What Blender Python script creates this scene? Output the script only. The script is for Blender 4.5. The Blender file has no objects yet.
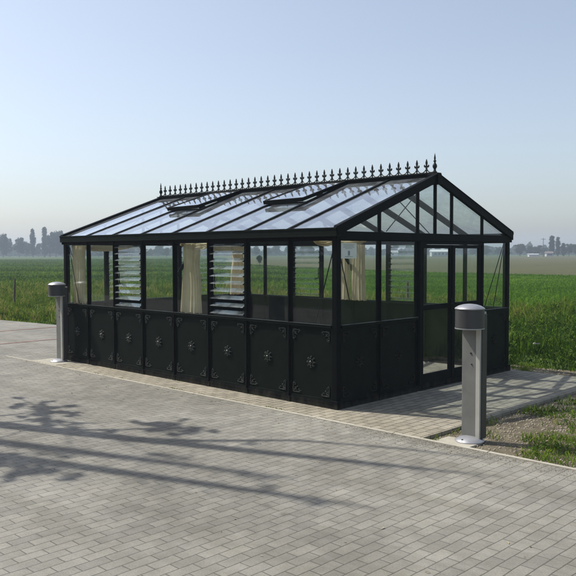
import bpy, math, random
import numpy as np
from mathutils import Vector, Matrix
R = math.radians
rnd = random.Random(7); rng = np.random.default_rng(7)
S = bpy.context.scene
C = S.collection
L, W = 5.756, 3.836
NB, NG = 8, 5
BX, BY = L / NB, W / NG

# ------------------------------------------------------------------ materials
def mat(name):
    m = bpy.data.materials.new(name); m.use_nodes = True
    nt = m.node_tree
    b = nt.nodes['Principled BSDF']
    return m, nt, b
def N(nt, t, **k):
    n = nt.nodes.new(t)
    for a, v in k.items():
        if a.startswith('_'): setattr(n, a[1:], v)
        else: n.inputs[a.replace('__', ' ')].default_value = v
    return n
def ramp(nt, stops):
    n = nt.nodes.new('ShaderNodeValToRGB'); e = n.color_ramp.elements
    while len(e) < len(stops): e.new(0.5)
    for i, (p, c) in enumerate(stops):
        e[i].position = p; e[i].color = (*c, 1) if len(c) == 3 else c
    return n
def coords(nt, kind='Object', scale=(1, 1, 1), rot=(0, 0, 0), loc=(0, 0, 0)):
    t = nt.nodes.new('ShaderNodeTexCoord'); m = nt.nodes.new('ShaderNodeMapping')
    m.inputs['Scale'].default_value = scale; m.inputs['Rotation'].default_value = rot; m.inputs['Location'].default_value = loc
    nt.links.new(t.outputs[kind], m.inputs[0]); return m.outputs[0]
def mixc(nt, a, b, f, mode='MIX'):
    n = nt.nodes.new('ShaderNodeMix'); n.data_type = 'RGBA'; n.blend_type = mode
    def put(i, v):
        if hasattr(v, 'links') or hasattr(v, 'is_output'): nt.links.new(v, n.inputs[i])
        else: n.inputs[i].default_value = (*v, 1) if isinstance(v, (tuple, list)) and len(v) == 3 else v
    put(6, a); put(7, b); put(0, f)
    return n.outputs[2]
def noise(nt, vec, scale, detail=4, rough=.55):
    n = N(nt, 'ShaderNodeTexNoise', Scale=scale, Detail=detail, Roughness=rough)
    nt.links.new(vec, n.inputs['Vector']); return n.outputs['Fac']
def bump(nt, b, h, strength=.3, dist=.01):
    n = N(nt, 'ShaderNodeBump', Strength=strength, Distance=dist)
    nt.links.new(h, n.inputs['Height']); nt.links.new(n.outputs[0], b.inputs['Normal']); return n

def m_paint(name, col, rough=.35, var=.3, bumpy=.05, metallic=0., spec=.5, dust=0.):
    m, nt, b = mat(name)
    v = coords(nt)
    f = noise(nt, v, 6, 5)
    r = ramp(nt, [(.3, tuple(c * (1 - var) for c in col)), (.7, tuple(min(1, c * (1 + var)) for c in col))])
    nt.links.new(f, r.inputs[0]); nt.links.new(r.outputs[0], b.inputs['Base Color'])
    f2 = noise(nt, v, 35, 4)
    rr = nt.nodes.new('ShaderNodeMapRange'); rr.inputs['To Min'].default_value = rough * .75; rr.inputs['To Max'].default_value = min(1, rough * 1.35)
    nt.links.new(f2, rr.inputs[0]); nt.links.new(rr.outputs[0], b.inputs['Roughness'])
    b.inputs['Metallic'].default_value = metallic
    b.inputs['Specular IOR Level'].default_value = spec
    if bumpy: bump(nt, b, noise(nt, v, 60, 3), bumpy, .003)
    if dust:
        sx = nt.nodes.new('ShaderNodeSeparateXYZ'); nt.links.new(v, sx.inputs[0])
        dn = noise(nt, coords(nt, scale=(1, 1, .35)), 9, 7, .75)
        k1 = N(nt, 'ShaderNodeMath', _operation='MULTIPLY_ADD'); k1.inputs[1].default_value = -3.2; k1.inputs[2].default_value = .05; nt.links.new(sx.outputs['Z'], k1.inputs[0])
        k2 = N(nt, 'ShaderNodeMath', _operation='ADD'); nt.links.new(k1.outputs[0], k2.inputs[0]); nt.links.new(dn, k2.inputs[1])
        r2 = ramp(nt, [(.30, (0, 0, 0)), (.75, (dust,) * 3)]); nt.links.new(k2.outputs[0], r2.inputs[0])
        nt.links.new(mixc(nt, r.outputs[0], (.16, .145, .11), r2.outputs[0]), b.inputs['Base Color'])
    return m

def m_glass(name, tint, gain, dirt=.03):
    m, nt, b = mat(name)
    nt.nodes.remove(b); out = nt.nodes['Material Output']
    tr = N(nt, 'ShaderNodeBsdfTransparent'); tr.inputs[0].default_value = (*tint, 1)
    v = coords(nt)
    gl = N(nt, 'ShaderNodeBsdfGlossy', Roughness=.015); gl.inputs[0].default_value = (.96, .98, 1, 1)
    bp = N(nt, 'ShaderNodeBump', Strength=.05, Distance=.01)
    nt.links.new(noise(nt, v, 1.6, 2), bp.inputs['Height']); nt.links.new(bp.outputs[0], gl.inputs['Normal'])
    fr = N(nt, 'ShaderNodeFresnel', IOR=1.5)
    geo = nt.nodes.new('ShaderNodeNewGeometry')
    inv = N(nt, 'ShaderNodeMath', _operation='SUBTRACT'); inv.inputs[0].default_value = 1; nt.links.new(geo.outputs['Backfacing'], inv.inputs[1])
    g = N(nt, 'ShaderNodeMath', _operation='MULTIPLY', _use_clamp=True); g.inputs[1].default_value = gain; nt.links.new(fr.outputs[0], g.inputs[0])
    g2 = N(nt, 'ShaderNodeMath', _operation='MULTIPLY'); nt.links.new(g.outputs[0], g2.inputs[0]); nt.links.new(inv.outputs[0], g2.inputs[1])
    mx = nt.nodes.new('ShaderNodeMixShader'); nt.links.new(g2.outputs[0], mx.inputs[0]); nt.links.new(tr.outputs[0], mx.inputs[1]); nt.links.new(gl.outputs[0], mx.inputs[2])
    df = N(nt, 'ShaderNodeBsdfDiffuse'); df.inputs[0].default_value = (.62, .66, .68, 1)
    dn = noise(nt, v, 5, 6, .7)
    mr = nt.nodes.new('ShaderNodeMapRange'); mr.inputs['From Min'].default_value = .35; mr.inputs['From Max'].default_value = .75
    mr.inputs['To Min'].default_value = dirt * .3; mr.inputs['To Max'].default_value = dirt * 1.8; nt.links.new(dn, mr.inputs[0])
    mx2 = nt.nodes.new('ShaderNodeMixShader'); nt.links.new(mr.outputs[0], mx2.inputs[0]); nt.links.new(mx.outputs[0], mx2.inputs[1]); nt.links.new(df.outputs[0], mx2.inputs[2])
    nt.links.new(mx2.outputs[0], out.inputs[0])
    return m

def m_paving(name, c1, c2, mortar, bw, bh, rotz=R(90), stain=(.6, 1.0), msize=.006):
    m, nt, b = mat(name)
    v = coords(nt, rot=(0, 0, rotz))
    vo = coords(nt)
    br = N(nt, 'ShaderNodeTexBrick', Scale=1.0)
    br.inputs['Mortar Size'].default_value = msize; br.inputs['Mortar Smooth'].default_value = .25
    br.inputs['Brick Width'].default_value = bw; br.inputs['Row Height'].default_value = bh
    br.inputs['Color1'].default_value = (*c1, 1); br.inputs['Color2'].default_value = (*c2, 1); br.inputs['Mortar'].default_value = (*mortar, 1)
    br.inputs['Bias'].default_value = -.1
    # slightly wandering joints
    wn = N(nt, 'ShaderNodeTexNoise', Scale=3.0, Detail=2.0); nt.links.new(vo, wn.inputs['Vector'])
    sub = N(nt, 'ShaderNodeVectorMath', _operation='SUBTRACT'); sub.inputs[1].default_value = (.5, .5, .5); nt.links.new(wn.outputs['Color'], sub.inputs[0])
    sc = N(nt, 'ShaderNodeVectorMath', _operation='SCALE'); sc.inputs['Scale'].default_value = .022; nt.links.new(sub.outputs[0], sc.inputs[0])
    ad = N(nt, 'ShaderNodeVectorMath', _operation='ADD'); nt.links.new(v, ad.inputs[0]); nt.links.new(sc.outputs[0], ad.inputs[1])
    nt.links.new(ad.outputs[0], br.inputs['Vector'])
    big = noise(nt, vo, .55, 6, .65); r1 = ramp(nt, [(.3, (stain[0],) * 3), (.62, (stain[1],) * 3)]); nt.links.new(big, r1.inputs[0])
    med = noise(nt, vo, 5, 6, .7); r2 = ramp(nt, [(.3, (.78, .77, .74)), (.65, (1.05, 1.04, 1.02))]); nt.links.new(med, r2.inputs[0])
    fine = noise(nt, vo, 90, 3, .7); r3 = ramp(nt, [(.25, (.72, .72, .72)), (.75, (1.2, 1.2, 1.2))]); nt.links.new(fine, r3.inputs[0])
    c = mixc(nt, br.outputs['Color'], r1.outputs[0], 1.0, 'MULTIPLY')
    c = mixc(nt, c, r2.outputs[0], 1.0, 'MULTIPLY'); c = mixc(nt, c, r3.outputs[0], .8, 'MULTIPLY')
    # scattered dark spots and soiled patches
    vr = N(nt, 'ShaderNodeTexVoronoi', Scale=1.7); nt.links.new(vo, vr.inputs['Vector'])
    wv = N(nt, 'ShaderNodeMath', _operation='ADD'); nt.links.new(vr.outputs['Distance'], wv.inputs[0])
    wm = N(nt, 'ShaderNodeMath', _operation='MULTIPLY'); wm.inputs[1].default_value = .16; nt.links.new(med, wm.inputs[0]); nt.links.new(wm.outputs[0], wv.inputs[1])
    r4 = ramp(nt, [(.10, (.55, .54, .52)), (.17, (1, 1, 1))]); nt.links.new(wv.outputs[0], r4.inputs[0]); c = mixc(nt, c, r4.outputs[0], .8, 'MULTIPLY')
    st = noise(nt, coords(nt, scale=(.25, 1.6, 1), rot=(0, 0, -.2)), 1.1, 6, .7); r5 = ramp(nt, [(.42, (1, 1, 1)), (.62, (.80, .79, .76))]); nt.links.new(st, r5.inputs[0]); c = mixc(nt, c, r5.outputs[0], .9, 'MULTIPLY')
    nt.links.new(c, b.inputs['Base Color']); b.inputs['Roughness'].default_value = .82
    b.inputs['Specular IOR Level'].default_value = .3
    h = N(nt, 'ShaderNodeMath', _operation='MULTIPLY_ADD'); h.inputs[1].default_value = -1.0
    nt.links.new(br.outputs['Fac'], h.inputs[0])
    h1 = N(nt, 'ShaderNodeMath', _operation='MULTIPLY_ADD'); h1.inputs[1].default_value = 3.0; nt.links.new(br.outputs['Color'], h1.inputs[0]); nt.links.new(fine, h1.inputs[2])
    h2 = N(nt, 'ShaderNodeMath', _operation='MULTIPLY'); h2.inputs[1].default_value = .5; nt.links.new(h1.outputs[0], h2.inputs[0]); nt.links.new(h2.outputs[0], h.inputs[2])
    bump(nt, b, h.outputs[0], .7, .006)
    return m

def m_ground(name, cols, scales=(.05, .8, 12), rough=.95, bs=.5, bd=.03, stretch=(1, 1, 1), rot=0):
    m, nt, b = mat(name)
    v = coords(nt, scale=stretch, rot=(0, 0, rot))
    f = noise(nt, v, scales[0], 6, .6); f2 = noise(nt, v, scales[1], 6, .65); f3 = noise(nt, v, scales[2], 5, .7)
    a = N(nt, 'ShaderNodeMath', _operation='ADD'); nt.links.new(f, a.inputs[0]); nt.links.new(f2, a.inputs[1])
    a2 = N(nt, 'ShaderNodeMath', _operation='ADD'); nt.links.new(a.outputs[0], a2.inputs[0]); nt.links.new(f3, a2.inputs[1])
    d = N(nt, 'ShaderNodeMath', _operation='DIVIDE'); d.inputs[1].default_value = 3; nt.links.new(a2.outputs[0], d.inputs[0])
    k = len(cols); r = ramp(nt, [(.36 + .28 * i / (k - 1), c) for i, c in enumerate(cols)])
    nt.links.new(d.outputs[0], r.inputs[0]); nt.links.new(r.outputs[0], b.inputs['Base Color'])
    b.inputs['Roughness'].default_value = rough; b.inputs['Specular IOR Level'].default_value = .15
    bump(nt, b, a2.outputs[0], bs, bd)
    return m

def m_leaf(name, stops, trans=.35):
    """foliage: every blade or leaf carries its own 'tint' value"""
    m, nt, b = mat(name)
    at = nt.nodes.new('ShaderNodeAttribute'); at.attribute_name = 'tint'
    r = ramp(nt, stops); nt.links.new(at.outputs['Fac'], r.inputs[0])
    v = coords(nt); f = noise(nt, v, .35, 3); r2 = ramp(nt, [(.35, (.75, .78, .7)), (.65, (1.15, 1.1, 1.1))]); nt.links.new(f, r2.inputs[0])
    c = mixc(nt, r.outputs[0], r2.outputs[0], 1.0, 'MULTIPLY')
    nt.links.new(c, b.inputs['Base Color']); b.inputs['Roughness'].default_value = .8; b.inputs['Specular IOR Level'].default_value = .08
    t = nt.nodes.new('ShaderNodeBsdfTranslucent'); nt.links.new(c, t.inputs[0])
    mx = nt.nodes.new('ShaderNodeMixShader'); mx.inputs[0].default_value = trans
    nt.links.new(b.outputs[0], mx.inputs[1]); nt.links.new(t.outputs[0], mx.inputs[2]); nt.links.new(mx.outputs[0], nt.nodes['Material Output'].inputs[0])
    return m

M = {}
M['black'] = m_paint('greenblack_paint', (.0038, .0052, .0050), .48, .25, .06, spec=.06, dust=.28)
M['panel'] = m_paint('green_panel_paint', (.0056, .0092, .0066), .50, .22, .12, spec=.07, dust=.28)
M['iron'] = m_paint('cast_iron_paint', (.012, .016, .014), .35, .2, .08, spec=.25)
M['ornament_glint'] = m_paint('ornament_glint_paint', (.028, .036, .030), .26, .2, .05, spec=.7)  # lighter than the panels: sun glints on the castings painted into the colour
M['sill_highlight'] = m_paint('sill_highlight_paint', (.060, .064, .058), .38, .25, .06, spec=.7)  # pale tone paints in the light caught along the sill edges
M['interior'] = m_paint('rubber', (.02, .02, .02), .6)
M['glass'] = m_glass('window_glass', (.95, .97, .96), .85, .005)
M['roofglass'] = m_glass('roof_glass', (.91, .94, .96), 1.7, .08)
M['louvre'] = m_glass('louvre_glass', (.93, .96, .95), 1.8, .10)
M['alu'] = m_paint('brushed_aluminium', (.62, .62, .61), .34, .06, .03, metallic=.85)
M['boll'] = m_paint('grey_coated_metal', (.165, .165, .152), .5, .14, .08, dust=.8)
M['bollrail'] = m_paint('pale_metal_rail', (.43, .42, .37), .5, .10, .05, dust=.7)
M['drum'] = m_paint('charcoal_drum', (.045, .044, .045), .40, .12, .04)
M['dome'] = m_paint('satin_metal_dome', (.36, .365, .38), .38, .10, .05, metallic=.5)
M['dark'] = m_paint('dark_hole', (.01, .01, .01), .6)
M['pave'] = m_paving('grey_block_paving', (.288, .278, .244), (.226, .219, .194), (.125, .120, .104), .190, .088, msize=.0036, stain=(.68, 1.05))
M['apron'] = m_paving('cream_block_paving', (.400, .365, .290), (.300, .276, .220), (.08, .072, .056), .195, .098, stain=(.75, 1.0), msize=.005)
M['kerb'] = m_ground('pale_concrete', [(.25, .235, .19), (.37, .345, .28), (.44, .42, .35)], (.7, 6, 60), .85, .4, .004)
M['red'] = m_paving('red_block_course', (.30, .185, .155), (.24, .16, .135), (.12, .10, .085), .190, .093)
M['soil'] = m_ground('stony_soil', [(.085, .069, .045), (.215, .182, .126), (.34, .295, .21)], (.9, 9, 55), .95, 1.0, .04)
M['stone'] = m_ground('pebble_stone', [(.16, .135, .10), (.27, .235, .175), (.38, .34, .27)], (2, 9, 40), .9, .3, .004)
M['meadow'] = m_ground('meadow_grass', [(.030, .055, .010), (.046, .078, .013), (.066, .094, .020)], (.03, .35, 4), .95, .8, .12, stretch=(1, 1, 1))
M['crop'] = m_ground('green_crop', [(.046, .098, .010), (.062, .125, .013), (.082, .145, .020)], (.04, .5, 6), .95, .9, .15)
M['plough'] = m_ground('dry_brown_field', [(.052, .056, .022), (.074, .076, .030), (.092, .090, .036)], (.03, .4, 5), .95, .6, .08, stretch=(1, .25, 1), rot=.8)
M['blade'] = m_leaf('grass_blades', [(0, (.030, .070, .006)), (.45, (.090, .175, .013)), (.8, (.180, .255, .026)), (1, (.30, .27, .09))])
M['weed'] = m_leaf('weed_leaves', [(0, (.014, .036, .004)), (.5, (.040, .088, .008)), (.9, (.10, .165, .022)), (1, (.20, .22, .08))])
M['cropblade'] = m_leaf('crop_blades', [(0, (.050, .125, .008)), (.6, (.100, .210, .015)), (1, (.170, .280, .028))])
M['leaf'] = m_leaf('tree_leaves', [(0, (.022, .040, .015)), (.5, (.040, .066, .022)), (1, (.070, .095, .035))], .25)
M['leaf2'] = m_leaf('pale_tree_leaves', [(0, (.04, .06, .022)), (.5, (.065, .085, .032)), (1, (.10, .12, .05))], .25)
M['litter'] = m_leaf('dry_litter', [(0, (.10, .07, .035)), (.6, (.22, .17, .09)), (1, (.40, .36, .27))], .1)
M['bark'] = m_paint('bark', (.075, .060, .045), .9, .4, .6)
M['wood'] = m_paint('weathered_wood', (.10, .078, .055), .9, .35, .5)
M['render'] = m_paint('pale_wall', (.42, .42, .40), .85, .06)
M['tile'] = m_paint('roof_tiles', (.16, .13, .12), .85, .15)
M['shed'] = m_paint('white_sheet_metal', (.55, .56, .56), .6, .05)
M['pane'] = m_paint('dark_window', (.03, .035, .04), .2, .1)
M['paper'] = m_paint('white_paper', (.80, .79, .75), .7, .02)
M['ink'] = m_paint('dark_ink', (.06, .07, .09), .7, .05)
M['shieldink'] = m_paint('grey_blue_ink', (.22, .25, .30), .7, .05)

def m_cloth():
    m, nt, b = mat('cream_curtain_cloth')
    v = coords(nt); f = noise(nt, v, 7, 5); r = ramp(nt, [(.3, (.68, .59, .38)), (.7, (.78, .69, .48))]); nt.links.new(f, r.inputs[0])
    nt.links.new(r.outputs[0], b.inputs['Base Color']); b.inputs['Roughness'].default_value = .9
    w = N(nt, 'ShaderNodeTexNoise', Scale=260.0); nt.links.new(v, w.inputs['Vector']); bump(nt, b, w.outputs['Fac'], .25, .002)
    t = nt.nodes.new('ShaderNodeBsdfTranslucent'); nt.links.new(r.outputs[0], t.inputs[0])
    mx = nt.nodes.new('ShaderNodeMixShader'); mx.inputs[0].default_value = .35
    nt.links.new(b.outputs[0], mx.inputs[1]); nt.links.new(t.outputs[0], mx.inputs[2]); nt.links.new(mx.outputs[0], nt.nodes['Material Output'].inputs[0])
    return m
M['cloth'] = m_cloth()

# ------------------------------------------------------------------ mesh helpers
class MB:
    def __init__(s): s.v = []; s.f = []
    def add(s, vs, fs):
        o = len(s.v); s.v += [tuple(p) for p in vs]; s.f += [tuple(i + o for i in f) for f in fs]; return s
    def box(s, a, b, ch=0.0):
        x0, y0, z0 = (min(a[i], b[i]) for i in range(3)); x1, y1, z1 = (max(a[i], b[i]) for i in range(3))
        s.add([(x0, y0, z0), (x1, y0, z0), (x1, y1, z0), (x0, y1, z0), (x0, y0, z1), (x1, y0, z1), (x1, y1, z1), (x0, y1, z1)],
              [(0, 3, 2, 1), (4, 5, 6, 7), (0, 1, 5, 4), (1, 2, 6, 5), (2, 3, 7, 6), (3, 0, 4, 7)]); return s
    def beam(s, p, q, w, h, up=(0, 0, 1)):
        """rectangular bar p->q, w across, h along 'up'"""
        p = Vector(p); q = Vector(q); d = (q - p).normalized(); up = Vector(up)
        r = d.cross(up).normalized(); u = r.cross(d).normalized()
        vs = []
        for c in (p, q):
            for a, b in ((-1, -1), (1, -1), (1, 1), (-1, 1)): vs.append(c + r * a * w / 2 + u * b * h / 2)
        s.add(vs, [(0, 3, 2, 1), (4, 5, 6, 7), (0, 1, 5, 4), (1, 2, 6, 5), (2, 3, 7, 6), (3, 0, 4, 7)][::1]); return s
    def tube(s, pts, rads, n=8, cap=True):
        pts = [Vector(p) for p in pts]
        if not isinstance(rads, (list, tuple)): rads = [rads] * len(pts)
        o = len(s.v); prev = None
        for i, p in enumerate(pts):
            d = (pts[min(i + 1, len(pts) - 1)] - pts[max(i - 1, 0)]).normalized()
            if prev is None:
                a = Vector((0, 0, 1)) if abs(d.z) < .9 else Vector((1, 0, 0)); r = d.cross(a).normalized()
            else: r = (prev - d * prev.dot(d)).normalized()
            prev = r; u = d.cross(r)
            for k in range(n):
                t = 2 * math.pi * k / n; s.v.append(tuple(p + (r * math.cos(t) + u * math.sin(t)) * rads[i]))
        for i in range(len(pts) - 1):
            for k in range(n):
                a = o + i * n + k; b = o + i * n + (k + 1) % n; s.f.append((a, b, b + n, a + n))
        if cap:
            s.f.append(tuple(o + k for k in range(n))[::-1]); e = o + (len(pts) - 1) * n; s.f.append(tuple(e + k for k in range(n)))
        return s
    def lathe(s, prof, c=(0, 0, 0), n=20, M4=None):
        o = len(s.v)
        for r, z in prof:
            for k in range(n):
                t = 2 * math.pi * k / n; p = Vector((r * math.cos(t), r * math.sin(t), z))
                if M4 is not None: p = M4 @ p
                s.v.append((p.x + c[0], p.y + c[1], p.z + c[2]))
        for i in range(len(prof) - 1):
            for k in range(n):
                a = o + i * n + k; b = o + i * n + (k + 1) % n; s.f.append((a, b, b + n, a + n))
        s.f.append(tuple(o + k for k in range(n))[::-1]); e = o + (len(prof) - 1) * n; s.f.append(tuple(e + k for k in range(n)))
        return s
    def prism(s, outline, origin, ax, ay, th):
        """2-D outline in the plane (ax, ay) through origin, thickness th along the normal, centred"""
        ax = Vector(ax); ay = Vector(ay); nn = ax.cross(ay).normalized(); O = Vector(origin); k = len(outline); vs = []
        for sgn in (-1, 1):
            for a, b in outline: vs.append(O + ax * a + ay * b + nn * sgn * th / 2)
        fs = [tuple(range(k))[::-1], tuple(range(k, 2 * k))] + [(i, (i + 1) % k, (i + 1) % k + k, i + k) for i in range(k)]
        s.add(vs, fs); return s
    def build(s, name, m, parent=None, smooth=False, bevel=0.0):
        me = bpy.data.meshes.new(name); me.from_pydata(s.v, [], s.f); me.update()
        me.materials.append(M[m] if isinstance(m, str) else m)
        if smooth:
            for p in me.polygons: p.use_smooth = True
        o = bpy.data.objects.new(name, me); C.objects.link(o)
        if parent is not None: o.parent = parent
        if smooth:
            try: me.set_sharp_from_angle(angle=R(40))
            except Exception: pass
        if bevel:
            md = o.modifiers.new('bevel', 'BEVEL'); md.width = bevel; md.segments = 2; md.limit_method = 'ANGLE'; md.angle_limit = R(40)
        return o

def tag(o, label=None, cat=None, group=None, kind=None):
    if label: o['label'] = label
    if cat: o['category'] = cat
    if group: o['group'] = group
    if kind: o['kind'] = kind
    return o
def empty(name, loc=(0, 0, 0), rz=0):
    o = bpy.data.objects.new(name, None); C.objects.link(o); o.location = loc; o.rotation_euler = (0, 0, rz); o.empty_display_size = .2
    return o
def copy_tree(o, parent=None):
    c = o.copy(); C.objects.link(c)
    if parent is not None: c.parent = parent
    for ch in list(o.children): copy_tree(ch, c)
    return c
def poly_sheet(name, pts, z, m, label=None):
    me = bpy.data.meshes.new(name); me.from_pydata([(x, y, z) for x, y in pts], [], [tuple(range(len(pts)))]); me.update()
    if me.polygons[0].normal.z < 0: me.flip_normals()
    me.materials.append(M[m]); o = bpy.data.objects.new(name, me); C.objects.link(o); o['kind'] = 'structure'
    return o

# ------------------------------------------------------------------ ground
def edge_y(x): return 4.42 + .125 * x if x < 1 else 4.545
def plate(name, x0, x1, y0, y1, z, m):
    return poly_sheet(name, [(x0, y0), (x1, y0), (x1, y1), (x0, y1)], z, m)
poly_sheet('ground', [(-900, -900), (900, -900), (900, 900), (-900, 900)], -.050, 'meadow')
# fields beyond the verge
CAMXY = (5.39547304, -6.32837543)
def bear(px, d):
    x = -.695264 * 765.64 + .71812559 * (px - 288); y = .71728375 * 765.64 + .69590838 * (px - 288); l = math.hypot(x, y); return (CAMXY[0] + x / l * d, CAMXY[1] + y / l * d)
BROWN = [bear(225, 240), bear(235, 125), bear(300, 88), bear(420, 66), bear(576, 58), bear(700, 52), bear(1000, 60), bear(1000, 420), bear(700, 400), bear(225, 300)]
CROP = [bear(318, 17), bear(430, 16), bear(576, 17), bear(760, 17), bear(1100, 18), bear(1100, 66), bear(700, 56), bear(576, 61), bear(420, 70), bear(300, 92), bear(290, 60)]
poly_sheet('crop_field', CROP, -.046, 'crop')
poly_sheet('brown_field', BROWN, -.042, 'plough')
poly_sheet('soil', [(1.35, -.44), (14, -.36), (14, 4.9), (-1.0, 4.62), (-3.2, 4.30), (-3.2, 3.9), (1.35, 3.9)], -.030, 'soil')
def slab(name, pts, z, m, zb=-.12):
    n = len(pts); me = bpy.data.meshes.new(name)
    me.from_pydata([(x, y, z) for x, y in pts] + [(x, y, zb) for x, y in pts], [], [tuple(range(n)), tuple(range(2 * n - 1, n - 1, -1))] + [((i + 1) % n, i, i + n, (i + 1) % n + n) for i in range(n)])
    me.update(); me.materials.append(M[m]); o = bpy.data.objects.new(name, me); C.objects.link(o); o['kind'] = 'structure'; return o
slab('pavement', [(-40, -11), (30, -11), (30, -.44), (1.39, -.44), (1.39, 3.96), (-3.2, 4.02), (-40, -.6)], 0.0, 'pave')
slab('apron', [(-6.0, -.44), (1.40, -.44), (1.40, 3.97), (-6.0, 3.67)], .004, 'apron')
b = MB()
x = -6.9
while x < 14:
    b.box((x + .003, -.472 - .004 * math.sin(x), -.1), (x + .994, -.430 - .004 * math.sin(x), .0075 + .001 * math.sin(x * 7))); x += 1.0
o = b.build('kerb_strip', 'kerb', bevel=.003); tag(o, kind='structure')
for xx in (-8.62, -10.92):
    plate('parking_line', xx - .07, xx + .07, -8, (3.32 if xx > -10 else 3.03), .004, 'red')
# concrete pads below the two bollards
o = MB().box((1.50, -.425, -.05), (1.86, -.14, -.012)).build('bollard_pad', 'kerb', bevel=.004); tag(o, kind='structure')
o = MB().box((-6.05, -.42, -.05), (-5.30, -.06, .009)).build('bollard_pad', 'kerb', bevel=.004); tag(o, kind='structure')

# ------------------------------------------------------------------ greenhouse
gh = empty('greenhouse')
tag(gh, 'black green glass greenhouse with decorated low panels and spiked ridge cresting', 'greenhouse')
class Wall:
    def __init__(s, O, u, n, length, bays): s.O = Vector(O); s.u = Vector(u); s.n = Vector(n); s.len = length; s.k = bays; s.b = length / bays
    def p(s, a, d, z): return s.O + s.u * a + s.n * d + Vector((0, 0, z))
    def box(s, mb, a0, a1, d0, d1, z0, z1): return mb.box(s.p(a0, d0, z0), s.p(a1, d1, z1))
near = Wall((-L, 0, 0), (1, 0, 0), (0, -1, 0), L, NB)
gab = Wall((0, 0, 0), (0, 1, 0), (1, 0, 0), W, NG)
far = Wall((0, W, 0), (-1, 0, 0), (0, 1, 0), L, NB)
end = Wall((-L, W, 0), (0, -1, 0), (-1, 0, 0), W, NG)
ZP, ZS, ZT, ZE = .080, .921, 1.850, 1.895   # plinth top, sill top, top rail underside, eave
HP = .021                                    # half post width

# cast ornaments, modelled once
def corner_mesh():
    m = MB()
    def curl(cx, cy, r0, r1, a0, a1, rad=.0048, n=16):
        pts = []
        for i in range(n):
            t = i / (n - 1); a = a0 + (a1 - a0) * t; r = r0 + (r1 - r0) * t
            pts.append((cx + r * math.cos(a), cy + r * math.sin(a), .004))
        m.tube(pts, [rad * (1.15 - .5 * i / (n - 1)) for i in range(n)], 6)
    m.tube([(.008, .012, .004), (.05, .010, .005), (.085, .012, .004), (.125, .008, .003)], [.006, .0065, .0055, .003], 6)
    m.tube([(.012, .008, .004), (.010, .05, .005), (.012, .085, .004), (.008, .125, .003)], [.006, .0065, .0055, .003], 6)
    curl(.092, .030, .022, .006, -1.6, 3.6); curl(.030, .092, .022, .006, 3.2, -2.0)
    curl(.050, .034, .017, .005, 3.4, -1.8); curl(.034, .050, .017, .005, -1.8, 3.4)
    for (x, y, a) in ((.062, .062, .78), (.030, .030, .78), (.112, .022, .1), (.022, .112, 1.47)):
        c, s_ = math.cos(a), math.sin(a); pts = []
        for i in range(10):
            t = 2 * math.pi * i / 10; u_, v_ = .018 * math.cos(t), .008 * math.sin(t)
            pts.append((x + u_ * c - v_ * s_, y + u_ * s_ + v_ * c))
        o = len(m.v); m.v += [(px, py, 0) for px, py in pts] + [(x + (px - x) * .45, y + (py - y) * .45, .011) for px, py in pts]
        m.f += [(o + i, o + (i + 1) % 10, o + 10 + (i + 1) % 10, o + 10 + i) for i in range(10)] + [tuple(range(o + 10, o + 20))]
    return m
def rosette_mesh():
    m = MB()
    m.tube([(.034 * math.cos(t), .034 * math.sin(t), .005) for t in [2 * math.pi * i / 24 for i in range(25)]], .0055, 6, cap=False)
    m.lathe([(.019, 0), (.020, .008), (.016, .014), (.008, .018), (.002, .019)], n=14)
    for k in range(8):
        a = 2 * math.pi * k / 8; c, s_ = math.cos(a), math.sin(a); pts = []
        for i in range(10):
            t = 2 * math.pi * i / 10; u_, v_ = .051 + .017 * math.cos(t), .011 * math.sin(t)
            pts.append((u_ * c - v_ * s_, u_ * s_ + v_ * c))
        cx, cy = .051 * c, .051 * s_; o = len(m.v)
        m.v += [(px, py, 0) for px, py in pts] + [(cx + (px - cx) * .5, cy + (py - cy) * .5, .012) for px, py in pts]
        m.f += [(o + i, o + (i + 1) % 10, o + 10 + (i + 1) % 10, o + 10 + i) for i in range(10)] + [tuple(range(o + 10, o + 20))]
    return m
def to_mesh(mb, name, m):
    me = bpy.data.meshes.new(name); me.from_pydata(mb.v, [], mb.f); me.update(); me.materials.append(M[m])
    for p in me.polygons: p.use_smooth = True
    try: me.set_sharp_from_angle(angle=R(45))
    except Exception: pass
    return me
CORN2 = to_mesh(corner_mesh(), 'plain_corner_ornament', 'panel'); ROSE2 = to_mesh(rosette_mesh(), 'plain_rosette', 'panel')  # same castings in plain panel colour, without the painted glint
CORN = to_mesh(corner_mesh(), 'corner_ornament', 'ornament_glint'); ROSE = to_mesh(rosette_mesh(), 'rosette', 'ornament_glint')
def put(me, name, parent, o, ax, ay, n, s=1.0):
    ob = bpy.data.objects.new(name, me); C.objects.link(ob); ob.parent = parent
    ob.matrix_local = Matrix(((ax.x * s, ay.x * s, n.x * s * 1.5, o.x), (ax.y * s, ay.y * s, n.y * s * 1.5, o.y), (ax.z * s, ay.z * s, n.z * s * 1.5, o.z), (0, 0, 0, 1)))
Z = Vector((0, 0, 1))

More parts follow.
